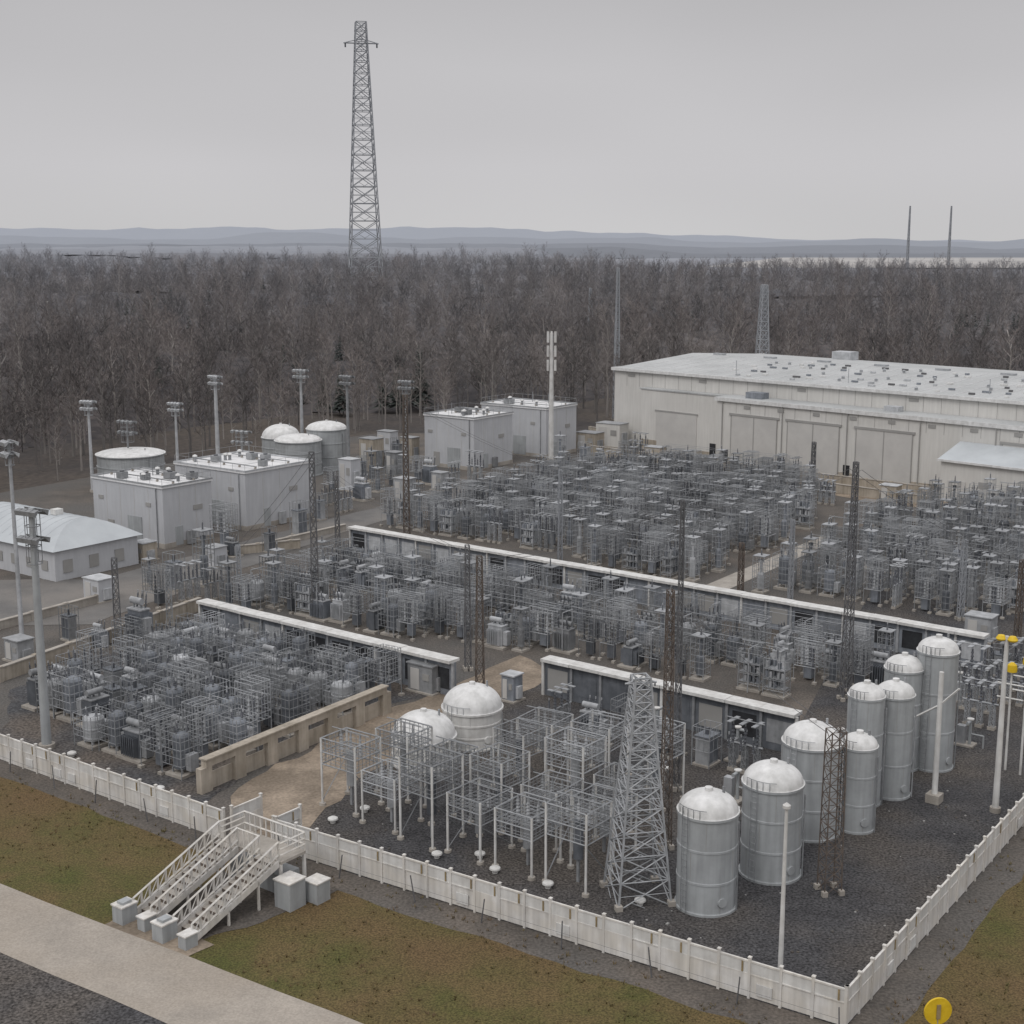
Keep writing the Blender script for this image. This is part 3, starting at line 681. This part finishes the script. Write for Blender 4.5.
fence(LF1+LD*.2+V*.2,LF1+LD*.2+V*2.6,2.2,"gate_panel"); fence(FL-FD*.2,FL-FD*.2+V*2.2,2.0,"gate_panel")

# ------------------------------------------------------------------ buildings
def rooftop(b,Lx,Ly,h,seed,dense=1.0):
    rr=random.Random(seed)
    def u(a,c): return a+(c-a)*rr.random()
    for i in range(int(5*dense)):
        x=u(.1,.9)*Lx; y=u(.15,.85)*Ly; k=rr.random()
        if k<.4: b.box((x,y,h+.45),(u(.8,1.6),u(.7,1.3),.8),M_eql); b.lathe([(.3,0),(.3,.12),(0,.13)],10,(x,y,h+.86),M_eqd)
        elif k<.8: b.cyl((x,y,h),(x,y,h+.7),.2,.2,10,M_steel); b.lathe([(.34,0),(.3,.18),(0,.3)],10,(x,y,h+.7),M_tankw)
        else: b.beam((x,y,h),(x,y,h+1.8),.08,M_steel)
    for i in range(2):
        y=u(.2,.8)*Ly; b.cyl((.6,y,h+.35),(Lx-.6,y,h+.35),.07,.07,8,M_eql)
        for q in range(5): b.box((.8+(Lx-1.6)*q/4,y,h+.15),(.15,.3,.25),M_conc)
def rail(b,Lx,Ly,h,t=.03,ht=.8):
    for (a,c) in (((0,0),(Lx,0)),((Lx,0),(Lx,Ly)),((Lx,Ly),(0,Ly)),((0,Ly),(0,0))):
        d=hypot(c[0]-a[0],c[1]-a[1]); n=max(2,int(d/2.2))
        for i in range(n): x=a[0]+(c[0]-a[0])*i/n; y=a[1]+(c[1]-a[1])*i/n; b.beam((x,y,h),(x,y,h+ht),t,M_eql)
        b.beam((*a,h+ht),(*c,h+ht),t,M_eql)
def projx(p): return 512+FPX*p.x/(p.y*c_+CAMH*s_)
def block(name,N,lx,rx,top,seed,wall=None,railing=True):
    wall=wall or M_wall
    n=G(*N); h=HT(n,top)
    Lx=3.0
    while projx(n-U*Lx)>lx and Lx<60: Lx+=.1
    Ly=3.0
    while projx(n+V*Ly)<rx and Ly<40: Ly+=.1
    o=n-U*Lx; e=empty(name,o,ROT)
    b=MB(); b.box((Lx/2,Ly/2,h/2),(Lx,Ly,h),wall); b.box((Lx/2,Ly/2,.3),(Lx+.1,Ly+.1,.6),M_conc)
    k=int(Lx/2.4)
    for i in range(1,k): b.box((Lx*i/k,-.01,h/2),(.04,.03,h-.4),M_door)
    k2=max(2,int(Ly/2.4))
    for i in range(1,k2): b.box((Lx+.01,Ly*i/k2,h/2),(.03,.04,h-.4),M_door)
    b.obj("walls",parent=e)
    b=MB(); b.box((Lx/2,Ly/2,h+.1),(Lx+.3,Ly+.3,.2),M_roof)
    for c,d in (((Lx/2,-.08),(Lx+.3,.14)),((Lx/2,Ly+.08),(Lx+.3,.14)),((-.08,Ly/2),(.14,Ly+.02)),((Lx+.08,Ly/2),(.14,Ly+.02))): b.box((*c,h+.3),(*d,.22),M_eql)
    b.obj("roof",parent=e)
    b=MB(); rooftop(b,Lx,Ly,h+.2,seed,1.8)
    if railing: rail(b,Lx,Ly,h+.4)
    b.obj("roof_equipment",parent=e)
    b=MB(); b.box((Lx*.25,-.05,1.3),(1.2,.08,2.3),M_seam); b.box((Lx*.6,-.05,1.8),(2.6,.08,3.2),M_tank)
    b.box((Lx+.05,Ly*.3,1.3),(.08,1.1,2.3),M_tank); b.box((Lx+.05,Ly*.7,h*.6),(.08,1.4,.6),M_seam)
    for q in(.12,.8): b.box((Lx*q,-.05,h*.7),(.9,.08,.45),M_seam)
    b.cyl((Lx*.92,-.14,0),(Lx*.92,-.14,h),.06,.06,6,M_steel); b.box((Lx+.35,Ly*.5,.9),(.5,.9,1.6),M_eql)
    b.obj("doors_and_windows",parent=e); return h
block("equipment_building",(247,531),178,313,474,1)
block("equipment_building",(165,549),96,213,489,2)
block("equipment_building",(474,471),425,512,420,3)
block("equipment_building",(546,458),482,576,410,4)
n=G(56,582); e=empty("blue_roof_building",n,ROT); Lx,Ly,h=22,11,3.4
b=MB(); b.box((-Lx/2,Ly/2,h/2),(Lx,Ly,h),M_wall); 
for i in range(6): b.box((-1.8-2.8*i,-.05,1.6),(1.1,.08,1.1),M_seam)
for i in range(3): b.box((.05,1.6+3.4*i,1.5),(.08,1.2,1.4),M_seam)
b.obj("walls",parent=e)
b=MB(); N_=12; vs=[];x0,x1=-Lx-.5,.5
for i in range(N_+1):
    t=i/N_; y=-.5+(Ly+1)*t; z=h+2.4*sin(pi*t); ins=3.4*sin(pi*t)**1.0
    vs+=[(x0+ins,y,z),(x1-ins,y,z)]
fs=[(2*i,2*i+1,2*i+3,2*i+2) for i in range(N_)]
b.add(vs,fs,M_roofg,True)
for side in(0,1):
    ring=[vs[2*i+side] for i in range(N_+1)]
    b.add(ring,[tuple(range(N_+1)) if side==0 else tuple(reversed(range(N_+1)))],M_roofg)
b.add([(x0,-.5,h),(x1,-.5,h),(x1,Ly+.5,h),(x0,Ly+.5,h)],[(3,2,1,0)],M_wall)
for i in range(12):
    x=x0+3.6+ (x1-x0-7.2)*i/11
    for k in range(N_-1):
        if k==0: continue
        t0=k/N_;t1=(k+1)/N_; b.beam((x,-.5+(Ly+1)*t0,h+2.4*sin(pi*t0)+.01),(x,-.5+(Ly+1)*t1,h+2.4*sin(pi*t1)+.01),.04,M_roofg)
b.box((-7,Ly*.5,h+2.7),(1,1,.6),M_white); b.obj("roof",parent=e)
for (x,by,ty) in [(130,485,420),(243,482,430)]: pole("floodlight_pole",x,by,ty,2.5,hs=1.5,m=M_eql)

# warehouse
W0=G(615,366,14.0); W0.z=0; wr=math.atan2(-.714,.7); e=empty("warehouse",W0,wr)
L1,D1,h1=135,46,13.6
b=MB(); b.box((L1/2,D1/2,h1/2),(L1,D1,h1),M_walll)
b.box((18,-1.0,5.3),(20,2.0,10.6),M_walll); b.box((76,-2.5,5.35),(98,5.0,10.7),M_walll)
b.box((10,-2.08,.9),(3.5,.1,1.8),M_beige)
for i in range(46): b.box((L1*i/46,-.02,h1-1.5),(.05,.03,2.9),M_seam)
for i in range(34): b.box((28+97*i/34,-5.02,9.6),(.05,.03,2.1),M_seam)
for i in range(18): b.box((-.02,D1*i/18,h1/2),(.03,.05,h1-.2),M_seam)
b.box((76,-5.03,.55),(98,.06,1.1),M_beige); b.box((18,-2.03,.5),(20,.06,1.0),M_beige)
b.obj("walls",parent=e)
b=MB()
vs=[(-.4,-.4,h1+.05),(L1+.4,-.4,h1+.05),(L1+.4,D1/2,h1+1.5),(-.4,D1/2,h1+1.5),(L1+.4,D1+.4,h1+.05),(-.4,D1+.4,h1+.05)]
b.add(vs,[(0,1,2,3),(3,2,4,5),(0,3,5),(1,4,2),(0,5,4,1)],M_roofw)
b.box((L1/2,-.5,h1-.05),(L1+.8,.18,.5),M_tankw); b.box((-.5,D1/2,h1-.05),(.18,D1+.8,.5),M_tankw)
b.box((18,-1.1,10.7),(20.6,2.1,.22),M_roofw); b.box((76,-2.65,10.8),(98.6,5.2,.22),M_roofw); b.box((76,-5.3,10.6),(98.8,.12,.6),M_tankw)
for i in range(1,45):
    x=L1*i/45; b.beam((x,-.3,h1+.08),(x,D1/2,h1+1.53),.05,M_roof)
b.obj("roof",parent=e)
b=MB()
for i in range(38):
    for j in range(8):
        y=2.5+j*2.5; x=22+i*2.9+(j%2)*1.3+ru(-.9,.9)
        if R()<.6 : 
            z=h1+.05+1.45*(y+.4)/(D1/2+.4)
            if R()<.7: b.box((x,y,z+.15),(ru(.5,1.3),.4,.28),random.choice((M_tankw,M_eq,M_darkst,M_eql)))
            else: b.lathe([(.25,0),(.25,.3),(.35,.35),(0,.55)],8,(x,y,z),M_steel)
for i in range(11): b.box((6+i*11.5,D1*.5,h1+1.6),(2.4,.9,.4),M_steel)
b.box((20,D1-2,h1+1.0),(4,3,1.5),M_eql); b.box((33,-2.3,11.4),(3.2,2,1.0),M_eq); b.box((58,-2.3,11.3),(2.4,1.6,.8),M_eql); b.box((86,-2.3,11.3),(2.4,1.6,.8),M_eql)
for x in(24,46,70): b.beam((x,4,h1),(x,4,h1+2.6),.08,M_steel)
b.obj("roof_vents",parent=e)
b=MB()
for a0,a1 in ((30,39),(41,50.5),(53.5,63),(77,84),(104,112),(114,122)):
    b.box(((a0+a1)/2,-5.06,4.2),(a1-a0,.12,7.9),M_door); b.box(((a0+a1)/2,-5.1,8.3),(a1-a0+.8,.2,.35),M_seam)
    for q in(0,.5,1): b.box((a0+(a1-a0)*q,-5.14,4.2),(.14,.06,7.9),M_seam)
b.box((16,-2.06,3.6),(9,.12,6.8),M_door); b.box((16,-2.1,7.1),(9.4,.15,.25),M_seam); b.box((24,-2.06,1.3),(1.2,.12,2.4),M_glass); b.box((28.9,-5.07,1.2),(1.1,.12,2.2),M_glass); b.box((52,-5.08,1.2),(1.1,.12,2.2),M_glass)
for i in range(14): b.box((33+i*6.6,-5.05,9.6),(1.2,.08,.5),M_seam)
for i,x in enumerate((4,20,40,60)): b.box((x,-.04,12.6),(1.6,.08,.5),M_seam)
for x in(28.2,40,51.9,64.2,76): b.cyl((x,-5.2,0),(x,-5.2,10.6),.09,.09,6,M_seam)
b.obj("bay_doors",parent=e)
b=MB(); x0,x1,y0,y1=71,105,-11,-5.05; hh=6.0
b.box(((x0+x1)/2,(y0+y1)/2,hh/2),(x1-x0,y1-y0,hh),M_walll)
b.add([(x0-.4,y0-.4,hh),(x1+.4,y0-.4,hh),(x1+.4,y1,hh+1.9),(x0-.4,y1,hh+1.9),(x0-.4,y1,hh),(x1+.4,y1,hh)],[(0,1,2,3),(0,3,4),(1,5,2),(0,4,5,1)],M_roofg)
b.box(((x0+x1)/2,y0-.45,hh-.1),(x1-x0+.9,.12,.3),M_tankw)
for i in range(8): b.box((x0+2.5+4.1*i,y0-.05,3.0 if i%3 else 1.6),(1.6 if i%3 else 2.8,.08,.8 if i%3 else 3.1),M_seam if i%3 else M_door)
b.box((x0-.05,(y0+y1)/2,1.5),(.08,2.2,2.8),M_door)
b.obj("annex",parent=e)

def kiosk(x,y,w,d,h,m,nm="utility_kiosk"):
    b=MB(); b.box((0,0,.08),(w+.4,d+.4,.16),M_conc); b.box((0,0,.16+h/2),(w,d,h),m); b.box((0,0,.2+h),(w+.2,d+.2,.1),M_eql)
    b.box((-w*.2,-d/2-.03,.16+h*.45),(w*.35,.05,h*.8),M_door); b.box((w*.25,-d/2-.03,h*.65),(w*.25,.05,h*.25),M_seam); b.box((w/2+.12,0,h*.4),(.25,d*.5,h*.5),M_eql)
    b.obj(nm,G(x,y),ROT)
for a in [(350,490,2.5,2,4.5,M_wall),(372,470,3,2.5,5,M_beige),(388,455,3,2,4,M_wall),(395,475,2,2,3.5,M_eql),(590,450,4,3,3,M_beige),(612,446,5,3,4,M_walll),(215,565,2,2,2,M_wall),(410,462,2.5,2,4,M_beige),
          (428,690,2.6,2.0,2.2,M_eql),(512,700,1.2,1.2,2.0,M_eq),(405,500,2.5,2,3,M_eql),(440,490,2,1.6,2.5,M_eql),(100,600,2.5,2,2.2,M_wall),(20,660,2,1.6,1.8,M_eql),(145,560,2,2,2,M_beige),(655,462,3,2,2.4,M_beige),(890,500,2.5,2,2,M_beige),(980,640,2.4,1.8,2.2,M_eql),(700,470,2.2,1.8,2,M_conc)]: kiosk(*a)
U_mix=[U_open[0],U_tall[0],U_po[0],U_tr[0],U_cab[0]]
e=empty("outdoor_plant",G(370,480))
for x,y in [(330,505),(345,512),(362,500),(378,492),(372,482),(392,486),(404,486),(385,470),(398,462),(362,478),(332,490),(418,480),(430,484),(455,485),(475,484),(320,520),(300,535),(225,548),(232,556),(270,552),(150,585),(175,590),(160,605),(70,640),(100,648),(140,640),(205,585),(190,600),(215,600),(585,462),(600,466),(625,460),(560,470),(540,474),(640,458)]:
    me=random.choice(U_mix); s=ru(.8,1.3); inst(me.name.split('.')[0],me,G(x,y)-G(370,480),ROT+random.choice((0,pi/2)),(s,s,s*ru(.8,1.3)),e)
b=MB()
for i in range(300):
    x=ru(300,1000); y=ru(700,1010); p=G(x,y)
    if (p-C0).dot(RD)<.8 or (p-C0).dot(-FD)<.8 or (p-FL).dot(FD)<1: continue
    s=ru(.04,.11); b.box((p.x,p.y,s*.4),(s*ru(1,2),s*1.3,s),M_brown if R()<.6 else M_seam,ru(0,3))
b.obj("loose_rubble")
b=MB(); cnt=0
M_weed=pm("dry_weeds",(.16,.125,.06),(.09,.09,.034),.6,.95,c3=(.13,.09,.05),scale3=.3)
while cnt<3200:
    x=ru(-50,60); y=ru(52,100); p=Vector((x,y,0))
    if (p-C0).dot(RD)>-1.0 and (p-C0).dot(FD)<1.2: continue
    if (p-LF0).dot(RD)>-1.0 and x<-14: continue
    o=(p-ra).dot(rn)
    if o>-.3 or (p-P0).length<8: continue
    if noise.noise((x/6,y/6,2))<-.05 and R()<.7: continue
    cnt+=1; hgt=ru(.06,.2)
    for k in range(5):
        a=ru(0,6.28); d=Vector((cos(a),sin(a),0)); s=Vector((-d.y,d.x,0))*.03
        q=p+d*ru(0,.12); b.add([q-s,q+s,q+d*hgt*.6+Vector((0,0,hgt))],[(0,1,2)],M_weed)
b.obj("grass_tufts",(0,0,.02))

# ------------------------------------------------------------------ sky and sun
w=bpy.data.worlds.new("World"); scene.world=w; w.use_nodes=True; nt=w.node_tree; N=nt.nodes; L=nt.links
bg=N["Background"]; bg.inputs[1].default_value=.1
AZ=-150
sky=N.new("ShaderNodeTexSky"); sky.sky_type='NISHITA'; sky.sun_disc=False; sky.sun_elevation=radians(50); sky.sun_rotation=radians(AZ); sky.dust_density=5
hsv=N.new("ShaderNodeHueSaturation"); hsv.inputs["Saturation"].default_value=.15; L.new(sky.outputs[0],hsv.inputs["Color"])
tc=N.new("ShaderNodeTexCoord"); sp=N.new("ShaderNodeSeparateXYZ"); L.new(tc.outputs["Generated"],sp.inputs[0])
cr=N.new("ShaderNodeValToRGB"); L.new(sp.outputs[2],cr.inputs[0]); E=cr.color_ramp.elements
E[0].position=0; E[0].color=(.60,.595,.60,1); E[1].position=1; E[1].color=(1.03,1.03,1.05,1)
for p_,v_ in ((.05,.585),(.11,.52),(.18,.44),(.35,.70),(.6,.97)):
    q=E.new(p_); q.color=(v_,v_*.985,v_*1.01,1)
mp=N.new("ShaderNodeMapping"); mp.inputs["Scale"].default_value=(1,1,3.5); L.new(tc.outputs["Generated"],mp.inputs[0])
nz=N.new("ShaderNodeTexNoise"); nz.inputs["Scale"].default_value=1.6; nz.inputs["Detail"].default_value=2; L.new(mp.outputs[0],nz.inputs["Vector"])
mr=N.new("ShaderNodeMapRange"); mr.inputs[1].default_value=.3; mr.inputs[2].default_value=.7; mr.inputs[3].default_value=9.2; mr.inputs[4].default_value=11.0; L.new(nz.outputs[0],mr.inputs[0])
sc=N.new("ShaderNodeVectorMath"); sc.operation='SCALE'; L.new(cr.outputs[0],sc.inputs[0]); L.new(mr.outputs[0],sc.inputs["Scale"])
mx=N.new("ShaderNodeMix"); mx.data_type='RGBA'; mx.inputs[0].default_value=.93; L.new(hsv.outputs[0],mx.inputs[6]); L.new(sc.outputs[0],mx.inputs[7]); L.new(mx.outputs[2],bg.inputs[0])
sl=bpy.data.lights.new("sun","SUN"); sl.energy=.8; sl.angle=radians(25); sl.color=(1,.97,.93); so=bpy.data.objects.new("sun",sl); scene.collection.objects.link(so)
az=radians(AZ); el=radians(50); dirv=Vector((sin(az)*cos(el),cos(az)*cos(el),sin(el)))
so.rotation_euler=dirv.to_track_quat('Z','Y').to_euler(); so.location=(0,0,200)
scene.view_settings.view_transform='Standard'; scene.view_settings.look='None'; scene.view_settings.exposure=0
